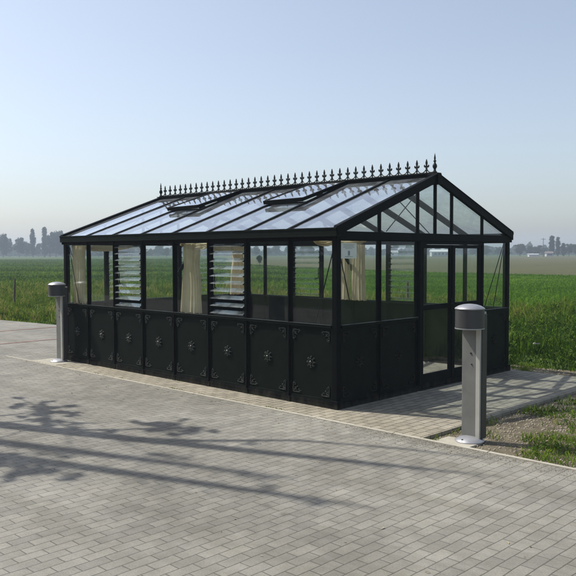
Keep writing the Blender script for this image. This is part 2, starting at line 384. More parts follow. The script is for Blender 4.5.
def panel(w, i, ornaments=True):
    a0, a1 = i * w.b + HP, (i + 1) * w.b - HP
    if i == 0: a0 = .070
    if i == w.k - 1: a1 = w.len - .070
    m = MB()
    w.box(m, a0, a1, -.020, -.010, ZP, ZS - .028)
    # raised border frame round the sheet
    for (p0, p1, z0, z1) in ((a0, a1, ZP, ZP + .022), (a0, a1, ZS - .050, ZS - .028), (a0, a0 + .016, ZP + .022, ZS - .050), (a1 - .016, a1, ZP + .022, ZS - .050)):
        w.box(m, p0, p1, -.010, -.001, z0, z1)
    o = m.build('panel', 'panel', gh, bevel=.003)
    if ornaments:
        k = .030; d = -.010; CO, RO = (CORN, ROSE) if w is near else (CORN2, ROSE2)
        zc = (ZP + ZS) / 2 - .01
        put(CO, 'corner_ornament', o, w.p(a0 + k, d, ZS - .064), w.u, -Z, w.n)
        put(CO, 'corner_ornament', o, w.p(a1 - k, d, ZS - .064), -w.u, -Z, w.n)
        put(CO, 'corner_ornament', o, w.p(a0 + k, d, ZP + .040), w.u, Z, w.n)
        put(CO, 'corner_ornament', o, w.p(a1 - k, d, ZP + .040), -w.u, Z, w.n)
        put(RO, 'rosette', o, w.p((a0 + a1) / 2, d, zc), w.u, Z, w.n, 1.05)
def pane(w, i, z0=ZS, z1=ZT, name='window_pane'):
    a0, a1 = i * w.b + HP - .004, (i + 1) * w.b - HP + .004
    if i == 0: a0 = .066
    if i == w.k - 1: a1 = w.len - .066
    m = MB(); w.box(m, a0, a1, -.022, -.018, z0, z1); m.build(name, 'glass', gh)
def louvre(w, i, tilt=R(24)):
    a0, a1 = i * w.b + HP, (i + 1) * w.b - HP
    m = MB()
    for a, b in ((a0, a0 + .022), (a1 - .022, a1)): w.box(m, a, b, -.050, .002, ZS, ZT)
    w.box(m, a0 + .022, a1 - .022, -.050, .002, ZS, ZS + .018); w.box(m, a0 + .022, a1 - .022, -.050, .002, ZT - .018, ZT)
    n = 10; zs = [ZS + .055 + (ZT - ZS - .085) * k / (n - 1) for k in range(n)]
    for z in zs:
        for a in (a0 + .022, a1 - .030):   # blade clips
            c0, c1 = w.p(a + .004, -.024 - .036, z + .012), w.p(a + .004, -.024 + .042, z - .018)
            m.beam(c0, c1, .008, .012)
    f = m.build('louvre_window', 'black', gh)
    # crank
    m = MB(); m.beam(w.p(a0 + .035, -.055, ZS + .36), w.p(a0 + .035, -.055, ZS + .52), .008, .012, up=w.n); m.beam(w.p(a0 + .035, -.055, ZS + .36), w.p(a0 + .10, -.075, ZS + .33), .012, .012); m.build('lever', 'black', f)
    for z in zs:
        t = tilt + R(rnd.uniform(-2.5, 2.5)); c, s_ = math.cos(t) * .052, math.sin(t) * .052
        m = MB(); m.beam(w.p((a0 + .026), -.024, z), w.p((a1 - .026), -.024, z), .004, .104, up=w.n * c - Z * s_)
        m.build('slat', 'louvre', f)
def post(w, a, z0=0, z1=ZE):
    m = MB(); w.box(m, a - HP, a + HP, -.050, .006, z0, z1)
    w.box(m, a - .008, a + .008, .006, .014, max(z0, ZP), z1)   # outer fin
    m.build('post', 'black', gh, bevel=.003)

for w in (near, far, end):
    for i in range(w.k):
        panel(w, i, ornaments=w is not far)
        if (w in (near, far) and i in (2, 5)) or (w is end and i in (1, 3)): louvre(w, i)
        else: pane(w, i)
    for i in range(1, w.k): post(w, i * w.b)
for i in (0, 1, 4): panel(gab, i); pane(gab, i)
for i in (1, 2, 4): post(gab, i * gab.b)
for (x, y, sx, sy) in ((0, 0, -1, 1), (0, W, -1, -1), (-L, W, 1, -1), (-L, 0, 1, 1)):
    m = MB(); m.box((x, y, 0), (x + sx * .072, y + sy * .072, ZE))
    m.box((x - sx * .020, y - sy * .020, 0), (x + sx * .080, y + sy * .080, .095))
    m.build('corner_post', 'black', gh, bevel=.004)
# plinths, sills, top rails, gutters
for w, (p0, p1) in ((near, (.081, L - .081)), (far, (.081, L - .081)), (end, (.081, W - .081)), (gab, (.081, 2 * BY - .02)), (gab, (4 * BY + .02, W - .081))):
    m = MB(); w.box(m, p0, p1, -.045, .014, 0, ZP - .012); w.box(m, p0, p1, -.040, .006, ZP - .012, ZP)
    for i in range(1, w.k):
        a = i * w.b
        if p0 < a < p1: w.box(m, a - .028, a + .028, .0145, .022, 0, .070)
    m.build('plinth', 'black', gh, bevel=.003)
    m = MB(); w.box(m, p0 - .009, p1 + .009, -.060, .016, ZS - .028, ZS - .004); w.box(m, p0 - .009, p1 + .009, -.018, .020, ZS - .004, ZS + .004)
    m.build('sill', 'panel', gh, bevel=.003)
    m = MB(); w.box(m, p0 - .006, p1 + .006, .004, .019, ZS + .0042, ZS + .0062); m.build('sill_highlight_strip', 'sill_highlight', gh)  # thin pale strip with the sill highlight put into its colour
for w in (near, far, end, gab):
    m = MB(); w.box(m, .072, w.len - .072, -.046, .003, ZT, ZE); m.build('top_rail', 'black', gh)
for w in (near, far):
    m = MB(); w.box(m, -.030, L + .030, -.030, .046, ZE, ZE + .018); w.box(m, -.030, L + .030, .036, .046, ZE + .018, ZE + .095)
    w.box(m, -.030, L + .030, -.030, -.020, ZE + .018, ZE + .085); w.box(m, -.030, -.022, -.020, .036, ZE + .018, ZE + .095); w.box(m, L + .022, L + .030, -.020, .036, ZE + .018, ZE + .095)
    w.box(m, -.033, L + .033, .0462, .052, ZE + .078, ZE + .098)
    m.build('gutter', 'panel', gh, bevel=.002)
ZG0, ZR = 1.985, 2.672     # glass height at the eave line and at the ridge
def zr(y): return ZG0 + (ZR - ZG0) * (1 - abs(y - W / 2) / (W / 2))
SL = math.atan2(ZR - ZG0, W / 2)
for w in (gab, end):
    m = MB(); w.box(m, -.02, W + .02, .004, .022, ZE - .035, ZE + .060); w.box(m, .0, W, -.040, .004, ZE + .001, ZE + .055); m.build('tie_beam', 'black', gh, bevel=.003)
# roof bars
for i in range(NB + 1):
    x = -L + i * BX; e = i in (0, NB)
    if e: x += .012 if i == NB else -.012
    for sgn in (-1, 1):
        y0 = W / 2 + sgn * (W / 2 + .028); y1 = W / 2 + sgn * .012
        z0 = ZG0 - .010; z1 = ZR
        m = MB(); hw, hh = (.050, .095) if e else (.026, .060)
        off = -.022 if e else -.034
        m.beam((x, y0, z0 + off), (x, y1, z1 + off), hw, hh)
        if not e: m.beam((x, y0, z0 + .011), (x, y1, z1 + .011), .046, .012)
        else: m.beam((x, y0, z0 + .032), (x, y1, z1 + .032), .064, .012)
        m.build('rafter', 'black', gh, bevel=.002)
VB = (2, 5)
VF = .445
for i in range(NB):
    xa, xb = -L + i * BX + .011, -L + (i + 1) * BX - .011
    for sgn in (-1, 1):
        top = .018 if not (sgn < 0 and i in VB) else (W / 2) * VF - .04
        y0, y1 = W / 2 + sgn * (W / 2 + .020), W / 2 + sgn * top
        za, zb = zr(0) - .007, zr(W / 2 + sgn * top)
        nrm = Vector((0, sgn * math.sin(SL), math.cos(SL))) * .004
        vs = [Vector((xa, y0, za)), Vector((xb, y0, za)), Vector((xb, y1, zb)), Vector((xa, y1, zb))]
        vs = vs + [v + nrm for v in vs]
        m = MB().add(vs, [(0, 3, 2, 1), (4, 5, 6, 7), (0, 1, 5, 4), (1, 2, 6, 5), (2, 3, 7, 6), (3, 0, 4, 7)] if sgn < 0 else
                     [(0, 1, 2, 3), (4, 7, 6, 5), (0, 4, 5, 1), (1, 5, 6, 2), (2, 6, 7, 3), (3, 7, 4, 0)])
        m.build('roof_pane', 'roofglass', gh)
# ridge beam
m = MB(); m.box((-L - .045, W / 2 - .030, ZR - .050), (.045, W / 2 + .030, ZR + .036)); m.box((-L - .052, W / 2 - .042, ZR + .036), (.052, W / 2 + .042, ZR + .046))
ridge = m.build('ridge_beam', 'black', gh, bevel=.003)
m = MB(); m.box((-.10, W / 2 - .045, ZR - .10), (.045 + .012, W / 2 + .045, ZR + .0355)); m.build('ridge_cap', 'black', gh, bevel=.006)
# cresting: scalloped cast strip with a trefoil spear every 0.14 m
zc = ZR + .046
m = MB(); m.box((-L, W / 2 - .006, zc), (0, W / 2 + .006, zc + .014))
nf = 40; dx = L / nf
FL = [(-.006, 0), (-.006, .044), (-.014, .048), (-.014, .054), (-.007, .058), (-.008, .066), (-.018, .064), (-.031, .070), (-.038, .084), (-.034, .098), (-.026, .102), (-.027, .091), (-.019, .085), (-.008, .092),
      (-.009, .104), (-.013, .118), (-.012, .134), (-.006, .152), (0, .172)]
FL = FL + [(-x, y) for x, y in FL[-2::-1]]
for k in range(1, nf):
    x = -L + k * dx + rnd.uniform(-.002, .002)
    m.prism(FL, (x, W / 2, zc + .012), Vector((1, 0, rnd.uniform(-.03, .03))), (0, 0, 1), .014)
    m.lathe([(.002, -.008), (.010, -.005), (.011, 0), (.010, .005), (.002, .008)], (x, W / 2, zc + .063), 8)
for k in range(nf):
    xm = -L + (k + .5) * dx; pts = []
    for j in range(9):
        t = math.pi * j / 8; pts.append((xm - .058 * math.cos(t), W / 2, zc + .050 - .034 * math.sin(t)))
    m.tube(pts, .0065, 6)
m.build('ridge_cresting', 'iron', gh)
for x in (-.02, -L + .02):
    m = MB(); m.lathe([(.030, 0), (.030, .016), (.018, .024), (.014, .050), (.022, .062), (.030, .080), (.026, .104), (.014, .122), (.011, .138), (.019, .146), (.019, .154), (.010, .162), (.012, .190), (.006, .225), (.001, .250)], (x, W / 2, zc), 14)
    m.build('finial', 'iron', gh, smooth=True)
# raised roof vents
for i in VB:
    xa, xb = -L + i * BX + .0, -L + (i + 1) * BX - .0
    yT, zT = W / 2 - .040, ZR + .018
    ln = (W / 2) * VF / math.cos(SL); an = SL - R(2.3)
    yB, zB = yT - ln * math.cos(an), zT - ln * math.sin(an)
    up = Vector((0, -math.sin(an), math.cos(an)))
    m = MB()
    for x in (xa + .012, xb - .012): m.beam((x, yT, zT), (x, yB, zB), .032, .042, up=up)
    m.beam((xa - .005, yB - .012, zB - .012), (xb + .005, yB - .012, zB - .002), .028, .050, up=up); m.beam((xa + .030, yT, zT), (xb - .030, yT, zT), .040, .040, up=up)
    v = m.build('roof_vent', 'black', gh, bevel=.002)
    m = MB(); c = Vector((0, yT, zT)); d = Vector((0, yB, zB)); vs = []
    for k in (0, .004):
        for (x, q) in ((xa + .027, d), (xb - .027, d), (xb - .027, c), (xa + .027, c)): vs.append(Vector((x, q.y, q.z)) + up * (k + .008))
    m.add(vs, [(0, 3, 2, 1), (4, 5, 6, 7), (0, 1, 5, 4), (1, 2, 6, 5), (2, 3, 7, 6), (3, 0, 4, 7)]); m.build('pane', 'roofglass', v)
    m = MB()
    yk = W / 2 * (1 - VF) + .02
    m.beam((xa + .013, yk, zr(yk) - .005), (xb - .013, yk, zr(yk) - .005), .030, .050); m.build('crossbar', 'black', gh)
    m = MB(); m.tube([((xa + xb) / 2, yk + .02, zr(yk) - .03), ((xa + xb) / 2, yB + .05, zB - .005)], .006, 6); m.build('stay', 'black', gh)
# gable uprights and triangular panes above the tie beam
for w, sg in ((gab, 1), (end, -1)):
    ups = [BY, 2 * BY, W / 2, 3 * BY, 4 * BY]
    for a in ups:
        y = w.p(a, 0, 0).y; m = MB(); w.box(m, a - .018, a + .018, -.030, .003, ZE + .056, zr(y) - .052); m.build('gable_upright', 'black', gh, bevel=.002)
    ks = [.10] + ups + [W - .10]
    for a, b_ in zip(ks[:-1], ks[1:]):
        a_, b2 = a + (.014 if a > .2 else 0), b_ - (.014 if b_ < W - .2 else 0)
        ol = [(a_, ZE + .055), (b2, ZE + .055), (b2, max(ZE + .056, zr(b2) - .045)), (a_, max(ZE + .056, zr(a_) - .045))]
        m = MB(); m.prism(ol, w.p(0, -.012, 0), w.u, Z, .004); m.build('gable_pane', 'glass', gh)
# slim bracing rods
def rod(p, q, r=.006, name='brace_rod'): MB().tube([p, q], r, 6).build(name, 'black', gh)
rod((-.07, .98, 1.97), (-.07, 1.80, 2.60)); rod((-.085, 1.18, 2.38), (-.085, 1.90, 1.96))
rod((-L + .07, .98, 1.97), (-L + .07, 1.80, 2.60)); rod((-L + .085, 1.18, 2.38), (-L + .085, 1.90, 1.96))
for (cx, cy, sx, sy) in ((0, 0, -1, 1), (0, W, -1, -1), (-L, W, 1, -1), (-L, 0, 1, 1)):
    rod((cx + sx * .07, cy + sy * .055, 1.84), (cx + sx * .37, cy + sy * .055, ZS - .01)); rod((cx + sx * .055, cy + sy * .07, 1.84), (cx + sx * .055, cy + sy * .37, ZS - .01))
# middle frame: tie and knee braces
xm = -L / 2
for y0, s_ in ((.05, 1), (W - .05, -1)):
    m = MB(); m.beam((xm, y0, 1.42), (xm, y0 + s_ * .42, 1.93), .030, .045); m.beam((xm, y0 + s_ * .40, 1.90), (xm, y0 + s_ * .75, 2.20), .024, .036); m.build('knee_brace', 'black', gh)
# double door in the gable
m = MB()
for a in (2 * BY + HP, 4 * BY - HP):
    pass
gab.box(m, 2 * BY + HP, 2 * BY + HP + .034, -.045, .012, 0, ZT - .03); gab.box(m, 4 * BY - HP - .014, 4 * BY + HP, -.050, .012, 0, ZT - .03)
gab.box(m, 2 * BY + HP, 4 * BY + HP, -.045, .012, ZT - .03, ZT); gab.box(m, 2 * BY + HP + .034, 4 * BY - HP - .014, -.05, .020, 0.0, .022)
m.build('door_frame', 'black', gh, bevel=.003)
da0, da1 = 2 * BY + HP + .036, 4 * BY - HP - .016; dm = (da0 + da1) / 2
for k, (a, b_) in enumerate(((da0, dm - .002), (dm + .002, da1))):
    st = .062; m = MB()
    gab.box(m, a, a + st, -.030, .004, .026, ZT - .033); gab.box(m, b_ - st, b_, -.030, .004, .026, ZT - .033)
    for z0, z1 in ((.026, .200), (1.000, 1.066), (ZT - .078, ZT - .033)): gab.box(m, a + st, b_ - st, -.030, .004, z0, z1)
    if k == 0: gab.box(m, b_ - .018, b_ + .016, .0045, .012, .03, ZT - .04)
    d = m.build('door', 'black', gh, bevel=.003)
    for z0, z1, nm in ((.198, 1.002, 'lower_pane'), (1.064, ZT - .076, 'upper_pane')):
        m = MB(); gab.box(m, a + st - .002, b_ - st + .002, -.016, -.012, z0, z1); m.build(nm, 'glass', d)
    m = MB(); ha = b_ - .030 if k == 0 else a + .030
    m.beam(gab.p(ha, .006, .96), gab.p(ha, .006, 1.12), .026, .010, up=gab.n)
    m.tube([gab.p(ha, .008, 1.06), gab.p(ha, .045, 1.06), gab.p(ha + (-.09 if k == 0 else .09), .048, 1.058)], .008, 8)
    m.build('handle', 'black', d)
c0 = Vector((-L / 2, W / 2, 0)); gh.location = c0
for ch in gh.children: ch.location = ch.location - c0

# ------------------------------------------------------------------ curtains
def bunch(cx, cy, ux, uy, wtop, wbot, ztop, zbot, seed, depth=.085, tie=None, tiew=.6):
    """a gathered curtain: fluted closed section lofted from top to bottom"""
    r_ = random.Random(seed); n = 72; rows = 26; nfold = r_.choice((7, 8, 9)); ph = r_.random() * 6; m = MB(); U = Vector((ux, uy, 0)); V = Vector((-uy, ux, 0))
    for j in range(rows):
        t = j / (rows - 1); z = ztop + (zbot - ztop) * t; w_ = wtop + (wbot - wtop) * t
        if tie is not None: w_ *= 1 - (1 - tiew) * math.exp(-((z - tie) / .13) ** 2)
        dpt = depth * (1 + .15 * math.sin(5 * t + ph)); dr = .012 * math.sin(3.1 * t + ph)
        for k in range(n):
            a = 2 * math.pi * k / n; f = 1 + .16 * math.sin(nfold * 2 * a + ph + .8 * math.sin(4 * t + ph)) + .08 * math.sin(nfold * 3.3 * a + 2 * ph + 2 * t)
            p = Vector((cx, cy, 0)) + U * (w_ / 2 * math.copysign(abs(math.cos(a)) ** .8, math.cos(a)) * (1 + .06 * (f - 1)) + dr) + V * (dpt / 2 * math.sin(a) * f)
            m.v.append((p.x, p.y, z + (.008 * math.sin(9 * a + ph) if j == rows - 1 else 0)))
    for j in range(rows - 1):
        for k in range(n):
            a = j * n + k; b2 = j * n + (k + 1) % n; m.f.append((a, a + n, b2 + n, b2))
    m.f.append(tuple(range(n))); m.f.append(tuple((rows - 1) * n + k for k in range(n))[::-1])
    return m
def swag(p, q, drop, seed, th=.02, out=(0, 0)):
    """valance cloth sagging between two points just below the eave"""
    r_ = random.Random(seed); p = Vector(p); q = Vector(q); n = 30; m = MB(); d = (q - p).normalized(); V = Vector((-d.y, d.x, 0)); ph = r_.random() * 6
    for side in (-1, 1):
        for j in range(7):
            s_ = j / 6
            for k in range(n):
                t = k / (n - 1); c = p + (q - p) * t; h = drop * (.25 + .75 * math.sin(math.pi * t) ** .8)
                off = .012 * math.sin(9 * s_ * 2 + 3 * t + ph) + .010 * math.sin(23 * t + ph) * s_
                m.v.append(tuple(c + V * (off + side * th / 2) + Vector((0, 0, -h * s_))))
    for side in (0, 1):
        for j in range(6):
            for k in range(n - 1):
                a = side * 7 * n + j * n + k; f = (a, a + 1, a + n + 1, a + n); m.f.append(f if side else f[::-1])
    for k in range(n - 1):
        a = 6 * n + k; b2 = 7 * n + a; m.f.append((a, a + 1, b2 + 1, b2))
    return m
def curtain(label, args, valance=None, group='cream curtains inside the greenhouse', band=None):
    o = bunch(**args).build('curtain', 'cloth', None, smooth=True); tag(o, label, 'curtain', group)
    if valance: swag(**valance).build('valance', 'cloth', o, smooth=True)
    if band:
        z = band; U = Vector((args['ux'], args['uy'], 0)); V = Vector((-U.y, U.x, 0)); ww = args['wtop'] * args.get('tiew', .6) / 2 + .012; dd = args.get('depth', .085) / 2 + .014
        pts = [Vector((args['cx'], args['cy'], z)) + U * ww * math.cos(t) + V * dd * math.sin(t) for t in [2 * math.pi * i / 20 for i in range(21)]]
        MB().tube(pts, .010, 6, cap=False).build('tie_band', 'cloth', o, smooth=True)
    return o
curtain('cream curtain gathered in the left corner behind the far small bollard', dict(cx=-L + .25, cy=.13, ux=1, uy=0, wtop=.34, wbot=.32, ztop=1.84, zbot=.925, seed=1, depth=.10, tie=None),
        dict(p=(-L + .10, .10, 1.85), q=(-L + .10, 1.25, 1.85), drop=.10, seed=3))
curtain('cream curtain hanging against the long front wall halfway along it', dict(cx=-L / 2 + .215, cy=.13, ux=1, uy=0, wtop=.30, wbot=.42, ztop=1.84, zbot=.925, seed=5, depth=.11, tie=1.55, tiew=.85),
        dict(p=(-L / 2 + .04, .10, 1.85), q=(-L / 2 + .70, .10, 1.85), drop=.09, seed=6))
curtain('yellowish cream curtain on the back wall seen below the white notice', dict(cx=-L / 2 - .10, cy=W - .14, ux=1, uy=0, wtop=.24, wbot=.26, ztop=1.84, zbot=.925, seed=8, depth=.10, tie=None))
curtain('cream curtain on the back wall seen just right of the white notice', dict(cx=-L / 2 + .20, cy=W - .13, ux=1, uy=0, wtop=.26, wbot=.30, ztop=1.85, zbot=.925, seed=9, depth=.10, tie=None))
curtain('cream curtain in the back corner seen through the open glass slats', dict(cx=-L + .13, cy=W - .20, ux=.1, uy=1, wtop=.26, wbot=.30, ztop=1.84, zbot=.925, seed=12, depth=.12, tie=1.6, tiew=.8),
        dict(p=(-L + .10, W - .95, 1.86), q=(-L + .10, W - .10, 1.86), drop=.13, seed=13))
o = swag((-.42, .09, 1.86), (-.09, .09, 1.86), .07, 21).build('valance', 'cloth', None, smooth=True); tag(o, 'short cream cloth valance under the eave left of the near corner post', 'valance')
o = swag((-.10, .09, 1.87), (-.10, .62, 1.86), .07, 22).build('valance', 'cloth', None, smooth=True); tag(o, 'short cream cloth valance above the white notice', 'valance')

# white notice behind the first gable window
nt_ = empty('notice', (-.034, .245, 1.655)); tag(nt_, 'white paper notice with a small grey shield behind the gable glass', 'notice')
MB().box((-.002, -.135, 0), (0, .135, .172)).build('paper_sheet', 'paper', nt_)
sh = [(-.018, .085), (-.018, .050), (-.010, .034), (0, .026), (.010, .034), (.018, .050), (.018, .085)]
MB().prism(sh, (.0012, 0, 0), (0, 1, 0), (0, 0, 1), .0012).build('shield_emblem', 'shieldink', nt_)
m = MB()
for (z, a, b_) in ((.150, -.100, .100), (.136, -.086, .086), (.122, -.100, .094), (.108, -.060, .060), (.018, -.070, .070)):
    y = a
    while y < b_:
        l_ = rnd.uniform(.010, .024); m.box((.0004, y, z), (.0012, min(b_, y + l_), z + .004)); y += l_ + .006
m.build('text_lines', 'ink', nt_)

# ------------------------------------------------------------------ bollards
def bollard(loc, label):
    r = empty('bollard', loc); tag(r, label, 'bollard', 'grey metal service bollards beside the greenhouse')
    m = MB(); m.lathe([(.134, 0), (.134, .008), (.120, .020), (.090, .034), (.050, .042), (.002, .044)], (0, 0, 0), 32); b0 = m.build('base_disc', 'dome', r, smooth=True)
    for a in (0.3, 2.4, 4.6):
        MB().lathe([(.009, 0), (.009, .008), (.004, .010)], (.105 * math.cos(a), .105 * math.sin(a), .022), 8).build('bolt', 'dark', b0)
    m = MB(); m.box((-.098, .020, .03), (.052, .108, 1.10)); m.build('column', 'boll', r, bevel=.006)
    m = MB(); m.box((.0525, .010, .02), (.096, .118, 1.19)); m.box((-.098, .1085, 1.02), (.052, .118, 1.17)); pl = m.build('rear_rail', 'bollrail', r, bevel=.003)
    m = MB(); m.box((.0965, .030, .03), (.108, .112, 1.17)); m.build('side_strip', 'drum', r, bevel=.003)
    m = MB(); m.lathe([(.120, 1.045), (.131, 1.045), (.131, 1.215), (.120, 1.215)], (0, -.012, 0), 40); m.build('head_drum', 'drum', r, smooth=True)
    m = MB(); m.lathe([(.118, 1.034), (.134, 1.036), (.134, 1.0448), (.118, 1.0448)], (0, -.012, 0), 40); m.build('rim', 'dome', r, smooth=True)
    m = MB(); m.lathe([(.118, 1.2155), (.135, 1.2155), (.136, 1.222), (.128, 1.230), (.100, 1.246), (.060, 1.258), (.020, 1.263), (.001, 1.2635)], (0, -.012, 0), 40); m.build('dome_cap', 'dome', r, smooth=True)
    m = MB(); m.box((-.010, .0145, .80), (.004, .0198, .814)); m.box((.000, .0145, .70), (.010, .0198, .712)); m.build('keyhole', 'dark', r)
    return r
bollard((1.74, -.165, -.012), 'grey metal bollard with domed charcoal head on the soil near the doors')
bollard((-5.62, -.19, .010), 'grey metal bollard with domed charcoal head at the far left corner of the greenhouse')

# ------------------------------------------------------------------ stakes, sapling, litter
o = MB().tube([(-17.6, 5.0, -.02), (-17.61, 5.0, .50), (-17.58, 5.01, .93)], [.030, .028, .026], 8).build('fence_post', 'wood', None); tag(o, 'thin dark fence post standing alone in the grass at the left', 'fence post')
o = MB().tube([(-9.8, 15.2, -.02), (-9.8, 15.2, .75)], [.045, .040], 8).build('wooden_stake', 'wood', None); tag(o, 'short brown wooden stake in the crop seen behind the greenhouse doors', 'stake')
m = MB(); m.add([(-.07, -.02, .08), (.05, -.03, .10), (.08, .02, .085), (-.05, .03, .09), (-.06, -.015, .10), (.04, -.02, .118), (.06, .01, .10), (-.045, .02, .105)], [(0, 3, 2, 1), (4, 5, 6, 7), (0, 1, 5, 4), (1, 2, 6, 5), (2, 3, 7, 6), (3, 0, 4, 7)])
o = m.build('paper_scrap', 'kerb', None); o.location = (-.65, 6.0, .06); o.rotation_euler = (.1, .15, .9); tag(o, 'white paper scrap caught in the weeds at the right', 'litter')

# ------------------------------------------------------------------ camera
CAM = Vector((5.39547304, -6.32837543, 1.72))
FW = Vector((-.695264, .71728375, -.04595638)); RT = Vector((.71812559, .69590838, -.00267867)); UP = Vector((-.03006007, .03486483, .99893986))
cd = bpy.data.cameras.new('camera'); cam = bpy.data.objects.new('camera', cd); C.objects.link(cam)
cam.matrix_world = Matrix(((RT.x, UP.x, -FW.x, CAM.x), (RT.y, UP.y, -FW.y, CAM.y), (RT.z, UP.z, -FW.z, CAM.z), (0, 0, 0, 1)))
cd.sensor_width = 36; cd.lens = 47.852; cd.clip_end = 3000; cd.clip_start = .05
S.camera = cam
def far_pt(px, dist):
    """ground point at a bearing and a distance from where the photographer stood"""
    d = FW * 765.64 + RT * (px - 288) + UP * 35; d.z = 0; d.normalize(); return CAM.x + d.x * dist, CAM.y + d.y * dist

# ------------------------------------------------------------------ grass, weeds, crop
def blades(name, m, P, h, w, lean, tint, broad=False):
    n = len(P); az = rng.uniform(0, 2 * np.pi, n); la = rng.uniform(0, 2 * np.pi, n)
    sx, sy = np.cos(az) * w / 2, np.sin(az) * w / 2; lx, ly = np.cos(la) * lean * h, np.sin(la) * lean * h
    v = np.zeros((n, 5, 3)); x, y, z = P[:, 0], P[:, 1], P[:, 2]
    k0, k1 = (.25, 1.0) if broad else (1.0, .75)
    v[:, 0] = np.stack([x - sx * k0, y - sy * k0, z], 1); v[:, 1] = np.stack([x + sx * k0, y + sy * k0, z], 1)
    mx, my, mz = x + lx * .35, y + ly * .35, z + h * .6
    v[:, 2] = np.stack([mx + sx * k1, my + sy * k1, mz], 1); v[:, 3] = np.stack([mx - sx * k1, my - sy * k1, mz], 1)
    v[:, 4] = np.stack([x + lx, y + ly, z + h * (1 - .3 * lean)], 1)
    me = bpy.data.meshes.new(name); me.vertices.add(n * 5); me.vertices.foreach_set('co', v.reshape(-1).astype(np.float32))
    b = (np.arange(n) * 5)[:, None]
    loops = np.concatenate([b + 0, b + 1, b + 2, b + 3, b + 3, b + 2, b + 4], 1).reshape(-1).astype(np.int32)
    me.loops.add(len(loops)); me.loops.foreach_set('vertex_index', loops)
    st = (np.arange(n)[:, None] * 7 + np.array([0, 4])).reshape(-1).astype(np.int32)
    me.polygons.add(n * 2); me.polygons.foreach_set('loop_start', st)
    me.update(calc_edges=True); me.validate()
    a = me.attributes.new('tint', 'FLOAT', 'POINT'); a.data.foreach_set('value', np.repeat(tint, 5).astype(np.float32))
    me.materials.append(M[m]); o = bpy.data.objects.new(name, me); C.objects.link(o); return o
def lowf(x, y, s, seed):
    r_ = np.random.default_rng(seed); f = np.zeros_like(x)
    for k in range(7):
        a = r_.uniform(0, 6.28); w_ = s * r_.uniform(.6, 2.2); f += np.sin(x * np.cos(a) * w_ + y * np.sin(a) * w_ + r_.uniform(0, 6.28))
    return f / 3.0
def wedge(n, dmin, dmax, half=27.0, power=1.0):
    a = np.radians(rng.uniform(-half, half, n)); u = rng.uniform(0, 1, n)
    d = (dmin ** power + (dmax ** power - dmin ** power) * u) ** (1 / power)
    fa = math.atan2(FW.y, FW.x); return CAM.x + d * np.cos(fa + a), CAM.y + d * np.sin(fa + a), d
def edge_np(x): return np.where(x < 1, 4.42 + .125 * x, 4.545)

x, y, d = wedge(330000, 9.5, 40, power=1.25); e = y - edge_np(x)
f = lowf(x, y, .9, 1); g = lowf(x, y, 3.2, 2)
wid = np.clip(17 - .0 * x, 0, 99)
keep = (e > .10 + .12 * g) & (e < 14 + 2 * f) & (x < 9) & (rng.uniform(0, 1, len(x)) < np.clip(.62 + .35 * g, .12, 1))
x, y, d, e, f, g = (q[keep] for q in (x, y, d, e, f, g))
z = np.zeros_like(x) - .05; P = np.stack([x, y, z], 1)
g3 = lowf(x, y, 7.5, 33)
h = (.15 + .12 * np.clip(f, -.8, 1) + .12 * np.clip(g, -.6, 1) + .13 * np.clip(g3, -.7, 1.2)) * rng.uniform(.6, 1.5, len(x)) * np.clip(e * 1.5, .35, 1); h = np.clip(h, .05, .62)
o = blades('rough_grass', 'blade', P, h, .010 + .012 * (d / 20), rng.uniform(.1, .9, len(x)), np.clip(.38 + .15 * f - .035 * np.clip(x + 8, 0, 9) + .16 * (x < -8) + .30 * g3 + rng.normal(0, .20, len(x)), 0, 1))
tag(o, kind='stuff')
# broad-leaved weeds
n = 150000; x, y, d = wedge(n, 9.5, 30, power=1.2); e = y - edge_np(x); g = lowf(x, y, 2.4, 4); g2 = lowf(x, y, 8.0, 5)
keep = (e > .2) & (e < 11) & (x < 9) & (g + .6 * g2 > -.1) & (rng.uniform(0, 1, n) < np.clip((x + 9) / 8, .12, 1))
x, y, d, e, g = (q[keep] for q in (x, y, d, e, g))
P = np.stack([x, y, rng.uniform(0, 1, len(x)) ** 1.4 * (.22 + .22 * np.clip(g, 0, 1)) * np.clip(e, .3, 1)], 1)
o = blades('weeds', 'weed', P, rng.uniform(.03, .08, len(x)), rng.uniform(.018, .042, len(x)), rng.uniform(.6, 1.8, len(x)), np.clip(rng.normal(.5, .25, len(x)), 0, 1), True)
tag(o, kind='stuff')
# crop and meadow out to where single leaves can no longer be seen
def inpoly(x, y, poly):
    c = np.zeros(len(x), bool); j = len(poly) - 1
    for i in range(len(poly)):
        xi, yi = poly[i]; xj, yj = poly[j]; cond = ((yi > y) != (yj > y)) & (x < (xj - xi) * (y - yi) / (yj - yi + 1e-12) + xi); c ^= cond; j = i
    return c
x, y, d = wedge(420000, 15, 85, power=1.1); e = y - edge_np(x)
keep = (e > 8) & ~inpoly(x, y, BROWN) & inpoly(x, y, CROP); x, y, d = x[keep], y[keep], d[keep]; f = lowf(x, y, .35, 8)
o = blades('crop_plants', 'cropblade', np.stack([x, y, 0 * x - .05], 1), rng.uniform(.10, .24, len(x)), .009 + .0009 * d, rng.uniform(.2, 1.1, len(x)), np.clip(.5 + .2 * f + rng.normal(0, .2, len(x)), 0, 1)); tag(o, kind='stuff')
x, y, d = wedge(300000, 15, 230, power=.8); e = y - edge_np(x)
keep = (e > 8) & ~inpoly(x, y, BROWN) & ~inpoly(x, y, CROP); x, y, d = x[keep], y[keep], d[keep]; f = lowf(x, y, .25, 9)
o = blades('meadow_grass', 'blade', np.stack([x, y, 0 * x - .05], 1), rng.uniform(.08, .24, len(x)), .02 + .0015 * d, rng.uniform(.2, 1.1, len(x)), np.clip(.35 + .2 * f + rng.normal(0, .18, len(x)), 0, .85)); tag(o, kind='stuff')
